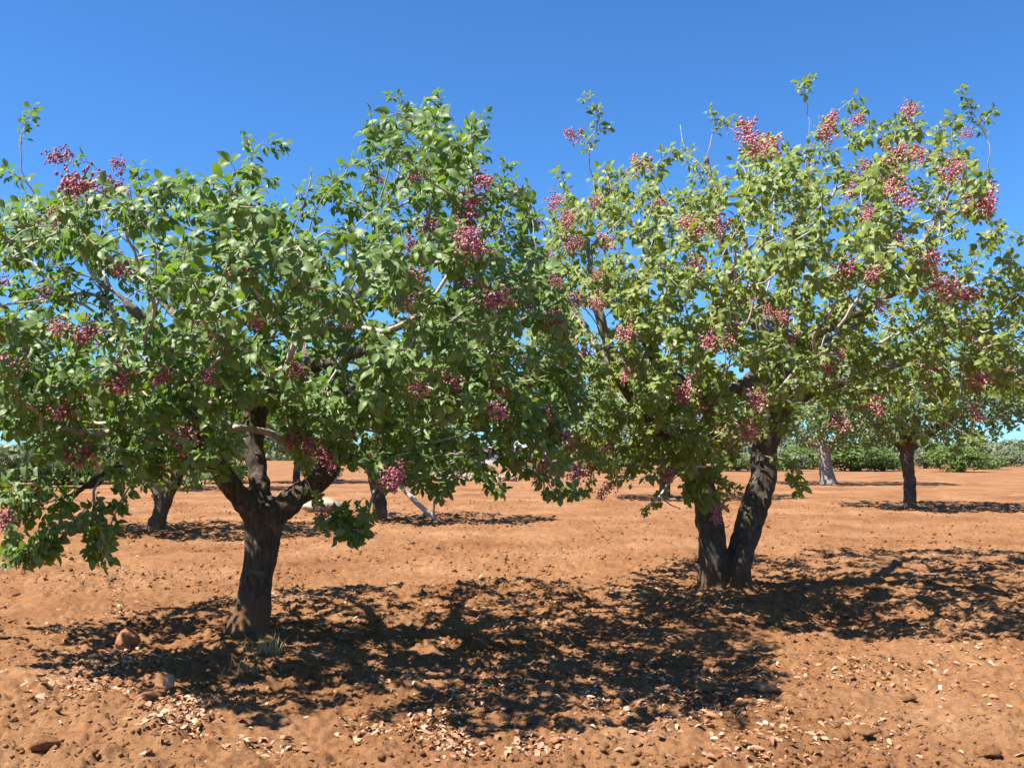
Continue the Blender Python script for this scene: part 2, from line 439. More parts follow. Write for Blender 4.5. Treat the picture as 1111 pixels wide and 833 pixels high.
    def foliage(self, name, mat, parent, origin, center, n_leaf=(5, 8), size=.095, shoot=.24, simple=False, ratio3=.85, droop=.25, skip=None):
        rng = self.rng; B, D, Nn, Ls, SA, SB = [], [], [], [], [], []
        for t in self.tips:
            if skip is not None and t in skip: continue
            # walk back along the shoot
            chain = [t]; l = 0
            while l < shoot and self.par[chain[-1]] >= 0:
                q = self.par[chain[-1]]; l += np.linalg.norm(self.pos[q] - self.pos[chain[-1]]); chain.append(q)
            pts = np.array([self.pos[i] for i in chain])
            sd = self.dir[t]
            seg = np.linspace(0, 1, len(pts))
            m = rng.integers(n_leaf[0], n_leaf[1] + 1)
            ph = rng.uniform(0, 6.28)
            out = self.pos[t] - center; out = out / max(np.linalg.norm(out), 1e-6)
            a = np.cross(sd, [.3, .2, .93]); a /= max(np.linalg.norm(a), 1e-6); b = np.cross(sd, a)
            sz = size * rng.uniform(.78, 1.3)
            for k in range(m):
                u = (k / m) ** 1.4 * .95
                p = np.array([np.interp(u, seg, pts[:, c]) for c in range(3)])
                an = ph + k * 2.4
                rad = math.cos(an) * a + math.sin(an) * b
                fwd = .9 - u * .8
                pd = sd * fwd + rad * .9 + np.array([0, 0, -droop]) + rng.normal(0, .22, 3)
                pd /= np.linalg.norm(pd)
                nv = np.array([-.36, -.36, .68]) * .85 + out * .55 + rad * .2 + rng.normal(0, .38, 3)
                side = np.cross(pd, nv); side /= max(np.linalg.norm(side), 1e-6)
                pet = sz * rng.uniform(.45, .9)
                q = p + pd * pet
                SA.append(p); SB.append(q + pd * sz * .08)
                s0 = sz * rng.uniform(.82, 1.12)
                B.append(q); D.append(pd + [0, 0, -.12]); Nn.append(nv + rng.normal(0, .2, 3)); Ls.append(s0 * 1.08)
                if rng.random() < ratio3:
                    for sg in (1, -1):
                        B.append(q - pd * pet * .15); D.append(pd * .42 + side * sg + [0, 0, -.15] + rng.normal(0, .14, 3))
                        Nn.append(nv + rng.normal(0, .28, 3)); Ls.append(s0 * rng.uniform(.8, 1.0))
        B = np.array(B) - origin
        return build_leaves(name, B, np.array(D), np.array(Nn), np.array(Ls), mat, parent, rng, simple,
                            None, None if simple else (np.array(SA) - origin, np.array(SB) - origin))

def poisson_pick(cands, rmin, nmax):
    """greedy dart throwing with a coarse hash"""
    cell = rmin; grid = {}; out = []
    for c in cands:
        k = tuple(np.floor(c / cell).astype(int)); bad = False
        for i in (-1, 0, 1):
            for j in (-1, 0, 1):
                for l in (-1, 0, 1):
                    for q in grid.get((k[0] + i, k[1] + j, k[2] + l), ()):
                        if np.sum((q - c) ** 2) < rmin * rmin: bad = True; break
                    if bad: break
                if bad: break
            if bad: break
        if not bad:
            grid.setdefault(k, []).append(c); out.append(c)
            if len(out) >= nmax: break
    return np.array(out)

def crown_tips(rng, top, bot, yc, ry, n, rmin, hollow, gap_seed, gap=.42, pad=.12, gf=1.3, trim=False):
    """shoot tips inside a crown whose side view follows top/bot profiles (world x,z lists)"""
    tx, tz = np.array(top).T; bx_, bz = np.array(bot).T
    x0, x1 = min(tx), max(tx)
    N = n * 40
    x = rng.uniform(x0, x1, N); xm, xr = (x0 + x1) / 2, (x1 - x0) / 2
    zt = np.interp(x, tx, tz) - pad; zb = np.interp(x, bx_, bz) + pad
    zc = zb + (zt - zb) * .45
    t = rng.uniform(-1, 1, N)
    w = np.sqrt(1 - np.clip(np.abs(x - xm) / xr, 0, 1) ** 2.6 * .8)
    y = yc + t * ry * w
    k = np.sqrt(np.maximum(0, 1 - np.abs(t) ** 2.0))
    s = rng.uniform(-1, 1, N)
    z = np.where(s > 0, zc + (zt - zc) * s * k, zc + (zc - zb) * s * k)
    # normalised depth inside the crown -> keep the outer shell preferentially
    q = np.sqrt((s) ** 2 * .8 + t ** 2 * .7 + (np.abs(x - xm) / xr) ** 2 * .7)
    keep = rng.uniform(0, 1, N) < np.clip(hollow + (q - .35) * 1.2, hollow * .6, 1)
    keep &= (t < .15) | (rng.uniform(0, 1, N) < .42)
    if trim:
        # prune shoots that would stick out of the outline the tree shows across the rows
        xe, ze = x * yc / y, CAM_H + (z - CAM_H) * yc / y
        keep &= (xe < x1) & (xe > x0) & (ze < np.interp(xe, tx, tz) - pad * .5) & (ze > np.interp(xe, bx_, bz) + pad * .3)
    c = np.array([x, y, z]).T[keep]
    g = np.array([mnoise.noise(Vector((p[0] * gf + gap_seed, p[1] * gf * .5, p[2] * gf))) for p in c])
    c = c[g > -gap + rng.uniform(-.1, .1, len(c))]
    return poisson_pick(c, rmin, n)

# ------------------------------------------------------------------ fruit clusters
def fruit_cluster_mesh(name, seed, mat, length=.24, rad=.085, n=95, nut=.0098):
    rng = np.random.default_rng(seed)
    # low-poly ellipsoid nut
    lat = [(-1.0, 0), (-.45, .86), (.4, .9), (1.0, 0)]
    tv, tf = [(0, 0, -1.0)], []
    for zz, rr in lat[1:3]:
        for j in range(6):
            tv.append((rr * math.cos(j * math.pi / 3), rr * math.sin(j * math.pi / 3), zz))
    tv.append((0, 0, 1.0)); tv = np.array(tv) * np.array([.8, .72, 1.15])
    for j in range(6):
        k = (j + 1) % 6
        tf += [(0, 1 + k, 1 + j), (1 + j, 1 + k, 7 + k), (1 + j, 7 + k, 7 + j), (7 + j, 7 + k, 13)]
    tf = np.array(tf)
    V, Fc, off = [], [], 0
    T = Tubes(); T.add([(0, 0, 0), (0, 0, -length * .5), (0, 0, -length)], [.004, .003, .0015], 4)
    arms = int(n / 7)
    for a in range(arms):
        u = (a + .5) / arms; an = a * 2.4 + rng.uniform(-.4, .4)
        l = rad * (1.15 - .75 * u) * rng.uniform(.6, 1.25)
        st = np.array([0, 0, -length * u * .85]); en = st + np.array([math.cos(an) * l, math.sin(an) * l, -l * rng.uniform(.1, .7)])
        T.add([st, (st + en) / 2 + [0, 0, .006], en], [.002, .0017, .0012], 3)
        for k in range(7):
            w = (k + 1.2) / 8
            p = st + (en - st) * w + rng.normal(0, .013, 3)
            d = nrm(en - st + rng.normal(0, .05, 3)); e = nrm(np.cross(d, rng.normal(0, 1, 3))); g = np.cross(d, e)
            s = nut * rng.uniform(.75, 1.2)
            V.append(p + s * (tv[:, 0:1] * e + tv[:, 1:2] * g + tv[:, 2:3] * d)); Fc.append(tf + off); off += len(tv)
    faces = [tuple(r) for r in np.concatenate(Fc)] + [tuple(i + off for i in f) for f in T.f]
    verts = np.concatenate(V + T.v)
    me = bpy.data.meshes.new(name); me.from_pydata([tuple(v) for v in verts], [], faces)
    me.polygons.foreach_set('use_smooth', np.ones(len(me.polygons), dtype=bool))
    me.materials.append(mat)
    return me

def clusters(tree, root, origin, meshes, targets, extra, center, yfront, rng, big=1.0):
    tp = np.array([tree.pos[t] for t in tree.tips])
    # where each shoot tip shows, to choose shoots near those that bear fruit in the picture
    ry = F * math.cos(PITCH) ; rel = tp - np.array([0, 0, CAM_H])
    cy = rel[:, 1] * math.cos(PITCH) + rel[:, 2] * math.sin(PITCH); cz = -rel[:, 1] * math.sin(PITCH) + rel[:, 2] * math.cos(PITCH)
    sx = W / 2 + rel[:, 0] / cy * F; sy = H_ / 2 - cz / cy * F
    used = set(); picks = []
    for tx, ty in targets:
        c = np.hypot(sx - tx, sy - ty) + np.maximum(0, tp[:, 1] - yfront) * 22
        for i in np.argsort(c)[:12]:
            if i not in used: used.add(i); picks.append((int(i), rng.uniform(.62, 1.12))); break
    rest = [i for i in range(len(tp)) if i not in used]
    wt = np.where(tp[rest][:, 1] < center[1] + .3, 1.0, .25) * np.where(tp[rest][:, 2] < 2.6, 1.6, 1.0)
    for i in rng.choice(rest, extra, replace=False, p=wt / wt.sum()): picks.append((int(i), rng.uniform(.45, .85)))
    for k, (i, sc) in enumerate(picks):
        t = tree.tips[i]; p = tree.pos[t]
        out = p - center; out[2] *= .5; out = out / max(np.linalg.norm(out), 1e-6)
        base = p + out * .12 - tree.dir[t] * .07
        ax = nrm(out * .55 + np.array([0, 0, -1.0]) * rng.uniform(-.1, 1.0) + tree.dir[t] * .3 + rng.normal(0, .2, 3))
        o = bpy.data.objects.new('fruit_cluster', meshes[k % len(meshes)]); col.objects.link(o); o.parent = root
        o.location = tuple(base - origin)
        o.rotation_mode = 'QUATERNION'; o.rotation_quaternion = Vector((0, 0, -1)).rotation_difference(Vector(ax))
        sc *= big; o.scale = (sc, sc, sc)

fm_a = [fruit_cluster_mesh('fruit_cluster', 10 + i, FRUIT_P, .18 + .03 * (i % 3), .09 + .015 * (i % 2), 105 + 14 * (i % 3)) for i in range(4)]
fm_b = [fruit_cluster_mesh('fruit_cluster', 30 + i, FRUIT, .20 + .04 * (i % 3), .105 + .02 * (i % 2), 112 + 14 * (i % 3), .0098) for i in range(4)]

def prof(pts, d): return [(P(x, y, d)[0], P(x, y, d)[2]) for x, y in pts]
def px_r(r, d): return r * d / F

# ------------------------------------------------------------------ TREE 1 (left foreground)
D1 = 8.3
O1 = G(273, 697); O1[2] = ground_h(O1[0], O1[1]) - .03
D1 = O1[1]
t1 = Tree(11)
def L1(tree, pts, root=False, trunk=False, ok_from=0.0, D=None):
    return tree.limb([P(x, y, D + dy) for x, y, dy, r in pts], [px_r(r, D) for x, y, dy, r in pts], root, trunk, ok_from)
L1(t1, [(268, 716, 0, 40), (271, 694, 0, 28), (276, 668, 0, 19.5), (278, 650, 0, 17.5), (282, 615, 0, 17), (285, 580, 0, 18.5), (290, 548, 0, 19)], True, True, D=D1)
L1(t1, [(284, 566, 0, 13), (262, 540, -.05, 12), (240, 512, -.15, 11), (224, 478, -.3, 10), (212, 440, -.5, 8.5), (190, 390, -.8, 6), (150, 340, -1.0, 4), (100, 300, -1.1, 2.5)], ok_from=.45, D=D1)
L1(t1, [(287, 560, 0, 13), (280, 525, .1, 11.5), (276, 490, .15, 10.5), (279, 450, .15, 9.5), (288, 405, .1, 8), (280, 350, .0, 6), (262, 280, .1, 4), (262, 210, .1, 2)], ok_from=.4, D=D1)
L1(t1, [(294, 556, 0, 14), (325, 537, .1, 12.5), (354, 512, .25, 12), (366, 470, .3, 11), (364, 425, .4, 9), (376, 360, .45, 6), (402, 280, .4, 3.8), (432, 190, .3, 2)], ok_from=.5, D=D1)
L1(t1, [(283, 420, .1, 8), (310, 392, -.1, 8.5), (342, 396, -.35, 8), (380, 385, -.7, 6), (440, 350, -1.1, 4), (500, 320, -1.3, 2.5)], ok_from=.15, D=D1)
L1(t1, [(364, 440, .4, 8), (400, 410, .8, 7.5), (450, 380, 1.2, 4.5), (520, 320, 1.5, 3)], ok_from=.2, D=D1)
L1(t1, [(277, 480, .15, 9), (262, 440, .6, 8), (230, 390, 1.1, 6.5), (170, 320, 1.6, 3.8), (120, 260, 1.8, 2.4)], ok_from=.3, D=D1)
L1(t1, [(366, 465, .3, 8), (345, 420, .9, 7), (320, 350, 1.5, 4.2), (310, 280, 1.9, 2.6)], ok_from=.3, D=D1)
L1(t1, [(240, 512, -.15, 7), (200, 485, -.6, 5), (140, 500, -.9, 4), (70, 545, -1.2, 2.8)], ok_from=.3, D=D1)
C1 = P(290, 400, D1)
top1 = prof([(-90, 340), (-50, 260), (0, 215), (40, 200), (75, 178), (120, 195), (200, 190), (240, 205), (265, 165), (300, 170), (330, 190), (380, 160), (420, 118), (470, 118), (520, 132), (545, 175), (572, 200), (600, 300), (630, 420)], D1)
bot1 = prof([(-90, 420), (-20, 560), (30, 520), (100, 475), (150, 515), (200, 495), (240, 468), (300, 455), (350, 475), (400, 520), (470, 510), (520, 522), (560, 520), (600, 490), (630, 440)], D1)
tips1 = crown_tips(t1.rng, top1, bot1, D1 - .1, 3.35, 1230, .165, .22, 3.3, .12, .1, 1.7, True)
ex1 = [(36, 118, -.2), (30, 135, -.2), (85, 172, -.3), (8, 185, -.2), (150, 182, 0), (266, 150, 0), (274, 165, -.2), (306, 158, -.1), (428, 104, 0), (440, 120, .2), (470, 108, 0), (482, 125, -.2), (524, 126, 0), (518, 145, .1), (550, 178, 0), (545, 200, .2), (570, 215, .1),
       (30, 600, -1.5), (12, 560, -1.4), (20, 525, -1.4), (70, 545, -1.3), (62, 580, -1.4), (105, 555, -1.3), (118, 575, -1.3), (45, 590, -1.5), (10, 605, -1.5), (5, 575, -1.6),
       (352, 565, -1.0), (388, 575, -1.0), (372, 560, -1.0), (345, 545, -.9), (420, 525, -1.1), (440, 515, -1.1), (455, 500, -1.1), (540, 530, -.9), (520, 515, -.9), (505, 500, -1.0), (598, 530, -.5), (620, 535, -.4), (575, 505, -.5), (155, 525, -.9), (170, 510, -1.0),
       (130, 545, -1.2), (215, 470, -1.3), (225, 450, -1.4), (320, 480, -.8), (330, 500, -.8), (470, 480, -1.3), (430, 470, -1.4), (590, 470, -.6), (600, 440, -.3)]
tips1 = np.vstack([tips1, [P(x, y, D1 + dy) for x, y, dy in ex1]])
def front_tips(rng, boxes, D):
    out = []
    for x0, x1, y0, y1, d0, d1, n in boxes:
        for k in range(n): out.append(P(rng.uniform(x0, x1), rng.uniform(y0, y1), D + rng.uniform(d0, d1)))
    return out
tips1 = np.vstack([tips1, front_tips(t1.rng, [(10, 255, 370, 495, -2.0, -1.0, 60), (390, 610, 390, 510, -1.8, -.8, 45), (60, 240, 470, 515, -1.6, -.9, 14), (-90, 40, 380, 540, -2.1, -1.0, 26), (300, 390, 440, 500, -1.5, -.8, 10), (225, 345, 375, 455, -1.9, -.7, 30), (200, 350, 205, 340, -.8, .8, 55), (20, 130, 260, 380, -.8, .8, 25), (0, 125, 520, 608, -1.7, -1.1, 26), (340, 400, 550, 590, -1.1, -.7, 9), (430, 600, 490, 535, -1.2, -.4, 14), (-170, -20, 330, 500, -1.6, .5, 40)], D1)])
t1.grow(tips1, C1)
tree1 = empty('pistachio_tree', O1, 'large left foreground pistachio tree, one dark trunk forking low under a wide crown', 'tree', 'fruiting pistachio trees in the orchard')
t1.trunk_mesh('trunk', BARK, tree1, O1, .018)
t1.branch_mesh('branches', BARK_PALE, tree1, O1)
t1.foliage('crown', LEAF_A, tree1, O1, C1, (7, 11), .066, .15)
fr1 = [(8, 180), (75, 180), (128, 183), (150, 177), (100, 210), (105, 235), (60, 235), (65, 315), (150, 320), (40, 392), (155, 422), (235, 405), (280, 338), (205, 467), (90, 450), (120, 480), (20, 500), (60, 510), (340, 490), (365, 530), (350, 480), (415, 270), (480, 240), (500, 245), (455, 235), (520, 318), (415, 493), (470, 405), (475, 425), (590, 475), (575, 490), (450, 195), (440, 305), (310, 430), (300, 470), (330, 385), (500, 300), (30, 310), (10, 350), (545, 345), (590, 325), (90, 195), (110, 222), (335, 470), (410, 500), (508, 250), (525, 310)]
clusters(t1, tree1, O1, fm_a, fr1, 51, C1, D1 - 1.0, np.random.default_rng(5), 1.1)
# pale bare limb reaching to the left over the fork
T = Tubes(); p, r = catmull([P(312, 484, D1 - .25) - O1, P(296, 471, D1 - .45) - O1, P(275, 466, D1 - .6) - O1, P(254, 463, D1 - .75) - O1], [.030, .028, .025, .020], .05)
T.add(p, r, 8); o = T.build('bare_branch', BARK_PALE, tree1); o['label'] = 'smooth pale bare branch across the fork'

# ------------------------------------------------------------------ TREE 2 (right)
O2 = G(784, 640); O2[2] = ground_h(O2[0], O2[1]) - .03
D2 = O2[1]
t2 = Tree(23)
L1(t2, [(775, 657, 0, 29), (775, 640, 0, 21), (775, 618, 0, 16), (773, 590, -.05, 15), (767, 550, -.1, 14), (757, 515, -.1, 12.5), (742, 485, -.1, 13), (712, 462, -.2, 12), (680, 420, -.4, 7.5), (655, 360, -.5, 5.5), (640, 290, -.5, 3.5), (636, 220, -.4, 2.2)], True, False, 1.6, D=D2)
L1(t2, [(798, 655, 0, 25), (798, 638, 0, 18), (800, 615, 0, 14.5), (807, 585, .05, 14), (819, 550, .1, 14.5), (828, 515, .15, 14.5), (829, 485, .2, 13), (844, 455, .25, 13), (846, 425, .25, 13), (842, 395, .3, 11), (852, 330, .35, 7), (866, 240, .3, 4), (880, 160, .2, 2.2)], True, False, 1.7, D=D2)
L1(t2, [(846, 425, .25, 9), (828, 405, .0, 9), (806, 420, -.3, 8.5), (770, 430, -.7, 7), (720, 400, -1.2, 5.5), (690, 350, -1.6, 4)], ok_from=.5, D=D2)
L1(t2, [(822, 408, -.05, 8.5), (848, 385, -.3, 8.5), (872, 368, -.6, 7), (930, 340, -1.0, 4.5), (1000, 300, -1.3, 3)], ok_from=.5, D=D2)
L1(t2, [(842, 400, .3, 8), (826, 365, .2, 8), (800, 310, .1, 5.5), (780, 255, .0, 4.5), (776, 220, .0, 3.8), (766, 170, .0, 2)], ok_from=.3, D=D2)
L1(t2, [(846, 420, .3, 9), (885, 385, .5, 8), (950, 330, .7, 5), (1010, 250, .8, 3.5), (1045, 170, .8, 2)], ok_from=.4, D=D2)
L1(t2, [(848, 440, .3, 9), (890, 420, .9, 8), (960, 400, 1.5, 5), (1040, 360, 1.7, 3.5), (1100, 320, 1.7, 2.2)], ok_from=.4, D=D2)
L1(t2, [(845, 430, .3, 8), (840, 380, 1.0, 7.5), (820, 300, 1.7, 6), (800, 240, 2.0, 4)], ok_from=.4, D=D2)
L1(t2, [(712, 462, -.2, 8), (690, 430, .5, 7.5), (650, 380, 1.2, 6), (620, 330, 1.6, 4)], ok_from=.4, D=D2)
C2 = P(840, 370, D2)
top2 = prof([(575, 330), (590, 240), (610, 200), (640, 175), (690, 172), (730, 160), (770, 135), (800, 145), (850, 155), (880, 130), (925, 118), (990, 128), (1030, 130), (1052, 175), (1072, 235), (1100, 285), (1150, 330), (1190, 390)], D2)
bot2 = prof([(575, 440), (590, 480), (640, 510), (700, 525), (760, 520), (800, 490), (850, 470), (900, 440), (950, 440), (1000, 465), (1040, 470), (1080, 450), (1120, 440), (1160, 430), (1200, 400)], D2)
tips2 = crown_tips(t2.rng, top2, bot2, D2 - .1, 3.7, 1330, .176, .22, 4.7, .10, .1, 1.7, True)
ex2 = [(634, 106, 0), (648, 122, 0), (660, 138, 0), (640, 150, .1), (770, 120, 0), (782, 132, 0), (800, 132, .1), (880, 84, 0), (872, 92, .1), (926, 106, 0), (935, 118, .1), (990, 116, 0), (1044, 97, 0), (1050, 115, 0), (1075, 122, 0), (1062, 135, 0), (1075, 185, 0), (1070, 195, .1), (1085, 240, 0), (1107, 258, -.3), (605, 186, .1), (612, 200, .1),
       (625, 535, -.6), (610, 530, -.7), (640, 530, -.6), (700, 555, -1.0), (712, 545, -1.0), (745, 540, -1.4), (765, 548, -1.4), (785, 545, -1.4), (755, 530, -1.4), (800, 530, -1.3), (860, 515, -1.2), (855, 500, -1.2), (866, 528, -1.2), (1010, 480, -.9), (1030, 470, -.9), (990, 465, -1.0), (1040, 488, -.7), (1062, 478, -.5),
       (690, 505, -1.2), (675, 490, -1.2), (735, 500, -1.4), (720, 490, -1.3)]
tips2 = np.vstack([tips2, [P(x, y, D2 + dy) for x, y, dy in ex2]])
tips2 = np.vstack([tips2, front_tips(t2.rng, [(610, 790, 390, 520, -2.2, -1.0, 50), (860, 1080, 320, 450, -2.2, -1.0, 40), (690, 825, 430, 500, -2.2, -.8, 22), (730, 800, 505, 550, -1.6, -1.2, 10), (690, 890, 290, 440, -2.0, -.8, 40), (600, 720, 440, 530, -1.6, -.6, 16)], D2)])
t2.grow(tips2, C2)
tree2 = empty('pistachio_tree', O2, 'tall right pistachio tree with two trunks in a V and many red fruits', 'tree', 'fruiting pistachio trees in the orchard')
t2.trunk_mesh('trunk', BARK2, tree2, O2, .022)
t2.branch_mesh('branches', BARK_PALE, tree2, O2)
t2.foliage('crown', LEAF_B, tree2, O2, C2, (7, 10), .068, .15)
fr2 = [(637, 145), (595, 208), (585, 232), (640, 225), (735, 190), (735, 205), (755, 235), (615, 265), (665, 270), (625, 215), (725, 290), (770, 300), (825, 155), (815, 150), (845, 143), (790, 235), (610, 330), (650, 340), (640, 380), (690, 375), (785, 352), (825, 330), (765, 375), (815, 450), (765, 440), (830, 430), (700, 400), (750, 430), (925, 135), (965, 190), (950, 205), (970, 240), (920, 285), (1010, 300), (1015, 325), (1010, 195), (1040, 200), (985, 170), (880, 160), (910, 210), (855, 360), (1045, 375), (1030, 450), (1035, 420), (1105, 255), (650, 470), (790, 545), (890, 400), (940, 420), (1000, 380), (1070, 240), (920, 190), (590, 520), (640, 520), (660, 520), (780, 362), (795, 345), (820, 322), (830, 340), (1005, 290), (1022, 312), (820, 445), (805, 460), (835, 148), (775, 370), (960, 180), (940, 215)]
clusters(t2, tree2, O2, fm_b, fr2, 32, C2, D2 - 1.2, np.random.default_rng(6), 1.3)
# dead white twigs under the left of the crown
T = Tubes()
for pts, rs in [([(780, 508, -.5), (757, 506, -.8), (738, 510, -1.0), (728, 520, -1.1), (716, 538, -1.15), (703, 548, -1.2)], [.016, .015, .014, .014, .012, .007]),
                ([(730, 517, -1.1), (722, 505, -1.1), (724, 490, -1.15)], [.012, .010, .006]),
                ([(716, 538, -1.15), (728, 548, -1.2), (738, 551, -1.25)], [.009, .007, .004]),
                ([(757, 506, -.8), (752, 522, -.9), (754, 538, -.95)], [.009, .008, .006])]:
    p, r = catmull([P(x, y, D2 + dy) - O2 for x, y, dy in pts], rs, .06); T.add(p, r, 6)
o = T.build('bare_branch', BARK_WHITE, tree2); o['label'] = 'dead white bare branch hanging beside the left trunk'
T = Tubes()
for pts, rs in [([(838, 512, -.1), (822, 507, -.5), (808, 500, -.8), (795, 486, -1.0)], [.014, .012, .010, .007])]:
    p, r = catmull([P(x, y, D2 + dy) - O2 for x, y, dy in pts], rs, .06); T.add(p, r, 6)
T.build('bare_branch', BARK_PALE, tree2)
for paths in ([([(835, 300, .0), (838, 260, -.1), (840, 225, -.1), (838, 205, -.1)], [.02, .016, .012, .008])],
              [([(778, 225, .0), (770, 195, -.1), (752, 172, -.1), (722, 162, -.1)], [.016, .013, .010, .005]),
               ([(752, 172, -.1), (742, 158, -.1), (738, 136, -.1)], [.007, .005, .003])],
              [([(845, 215, .0), (858, 190, .0), (852, 160, 0), (845, 145, 0)], [.012, .010, .008, .006])]):
    T = Tubes()
    for pts, rs in paths:
        p, r = catmull([P(x, y, D2 + dy) - O2 for x, y, dy in pts], rs, .06); T.add(p, r, 6)
    T.build('bare_branch', BARK_WHITE, tree2)

# ------------------------------------------------------------------ orchard trees behind
def orchard_tree(seed, px, py, label, trunk_pts, zb, zt, rx, ry, n, leaf, mat, bark, size_leaf=(4, 6), tip=.26, simple=True, hollow=.3, lean=0.0, fruit=0):
    """trunk_pts: list of limbs, each a list of (dx, dy, z, r) in metres from the base"""
    o = G(px, py); o[2] = float(ground_h(o[0], o[1])) - .03
    t = Tree(seed, .004, .42)
    first = True
    for lp in trunk_pts:
        t.limb([o + np.array([a, b, c]) for a, b, c, r in lp], [r for a, b, c, r in lp], first, False, .55 if first else .25)
        first = False
    c = o + np.array([lean, 0, (zb + zt) / 2])
    xs = np.linspace(-1, 1, 9)
    rr = t.rng.uniform(.85, 1.1, 9)
    top = [(c[0] + u * rx, o[2] + zb + (zt - zb) * (.42 + .58 * math.sqrt(max(0, 1 - u * u)) * rr[k])) for k, u in enumerate(xs)]
    bot = [(c[0] + u * rx, o[2] + zb + (zt - zb) * (.40 * (1 - math.sqrt(max(0, 1 - u ** 4))) * rr[k])) for k, u in enumerate(xs)]
    tips = crown_tips(t.rng, top, bot, c[1], ry, n, tip, hollow, seed * 1.7, .42)
    t.grow(tips, c, wig=.03)
    root = empty('pistachio_tree', o, label, 'tree', 'pistachio trees standing farther back in the orchard')
    t.trunk_mesh('trunk', bark, root, o, .03, .016, 7.0, 10)
    t.branch_mesh('branches', BARK_PALE, root, o, 4)
    t.foliage('crown', mat, root, o, c, size_leaf, leaf, .3, simple)
    return root

orchard_tree(41, 172, 577, 'smaller pistachio tree with a forked leaning trunk, behind the left of the left foreground tree',
    [[(-.05, 0, -.05, .19), (.02, 0, .3, .15), (.18, 0, .75, .13), (.35, .1, 1.2, .11), (.5, .2, 2.0, .08), (.6, .2, 2.8, .05)],
     [(.04, 0, .12, .12), (-.06, .1, .6, .10), (-.25, .2, 1.1, .09), (-.6, .3, 1.8, .06), (-.9, .3, 2.5, .04)],
     [(.35, .1, 1.2, .08), (.9, -.3, 1.7, .06), (1.4, -.5, 2.2, .04)]], .75, 4.3, 2.3, 2.2, 420, .12, LEAF_A, BARK2)
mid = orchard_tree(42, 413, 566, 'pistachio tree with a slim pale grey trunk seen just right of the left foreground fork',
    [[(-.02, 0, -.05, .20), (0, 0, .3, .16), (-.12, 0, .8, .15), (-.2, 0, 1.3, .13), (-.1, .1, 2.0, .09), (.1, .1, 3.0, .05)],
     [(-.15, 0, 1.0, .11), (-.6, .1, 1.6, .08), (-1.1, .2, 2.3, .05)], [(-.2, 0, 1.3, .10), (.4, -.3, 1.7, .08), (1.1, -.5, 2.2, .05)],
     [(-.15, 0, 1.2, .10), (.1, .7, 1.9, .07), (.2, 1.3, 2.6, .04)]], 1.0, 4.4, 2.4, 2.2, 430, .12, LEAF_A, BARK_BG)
T = Tubes()
om = np.array(mid.location)
for pts, rs in [([(418, 505, .1), (438, 530, -.2), (455, 548, -.4), (470, 560, -.5), (479, 568, -.55)], [.06, .06, .055, .05, .03]),
                ([(470, 560, -.5), (471, 545, -.55), (468, 530, -.5), (463, 524, -.45)], [.025, .022, .02, .015])]:
    p, r = catmull([P(x, y, om[1] + dy) - om for x, y, dy in pts], rs, .1); T.add(p, r, 7)
o = T.build('bare_branch', BARK_PALE, mid); o['label'] = 'broken bare branch slanting down to the ground'
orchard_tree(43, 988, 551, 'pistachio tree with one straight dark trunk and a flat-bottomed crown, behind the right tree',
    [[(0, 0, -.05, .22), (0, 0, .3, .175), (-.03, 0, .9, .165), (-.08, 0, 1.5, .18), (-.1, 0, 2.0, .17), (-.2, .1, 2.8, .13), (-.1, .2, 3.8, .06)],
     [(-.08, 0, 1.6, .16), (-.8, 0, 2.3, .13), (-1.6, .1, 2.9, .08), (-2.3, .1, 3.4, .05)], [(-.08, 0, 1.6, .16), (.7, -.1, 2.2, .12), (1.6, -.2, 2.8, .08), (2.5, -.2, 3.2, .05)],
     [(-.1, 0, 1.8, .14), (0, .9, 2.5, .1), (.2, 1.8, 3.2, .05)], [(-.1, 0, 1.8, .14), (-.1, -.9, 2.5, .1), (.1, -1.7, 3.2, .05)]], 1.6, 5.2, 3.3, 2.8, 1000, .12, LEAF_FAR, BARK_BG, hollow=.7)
orchard_tree(44, 897, 525, 'distant pistachio tree with a stout whitish trunk, right of the two-trunked tree',
    [[(.1, 0, -.05, .42), (.03, 0, .4, .33), (-.05, 0, 1.0, .29), (-.1, 0, 1.7, .27), (-.3, .1, 2.6, .18), (-.5, .1, 3.6, .1)],
     [(-.05, 0, 1.5, .26), (.9, 0, 2.5, .18), (1.7, .1, 3.3, .1)], [(-.1, 0, 1.5, .24), (-1.0, .4, 2.4, .16), (-2.0, .6, 3.2, .08)]], 1.6, 6.0, 3.8, 3.2, 560, .17, LEAF_FAR, BARK_GREY, tip=.34)
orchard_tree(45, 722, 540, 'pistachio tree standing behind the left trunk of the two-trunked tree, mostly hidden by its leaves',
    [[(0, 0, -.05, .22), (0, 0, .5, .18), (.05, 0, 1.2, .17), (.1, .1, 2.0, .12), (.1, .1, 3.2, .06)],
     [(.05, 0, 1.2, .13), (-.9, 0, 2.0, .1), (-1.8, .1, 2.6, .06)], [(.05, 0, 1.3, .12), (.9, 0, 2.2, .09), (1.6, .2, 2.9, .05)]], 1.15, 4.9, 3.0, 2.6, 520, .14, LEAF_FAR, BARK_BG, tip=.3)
orchard_tree(46, 214, 531, 'distant pistachio tree with a thin dark trunk seen left of the left foreground trunk',
    [[(0, 0, -.05, .24), (0, 0, .6, .19), (.05, 0, 1.4, .17), (.1, .1, 2.3, .12), (.1, .1, 3.4, .06)],
     [(.05, 0, 1.4, .13), (-.9, 0, 2.2, .1), (-1.8, .1, 2.8, .06)], [(.05, 0, 1.3, .12), (.9, 0, 2.2, .09), (1.6, .2, 2.9, .05)]], 1.4, 4.9, 2.8, 2.6, 420, .16, LEAF_FAR, BARK_BG, tip=.32)
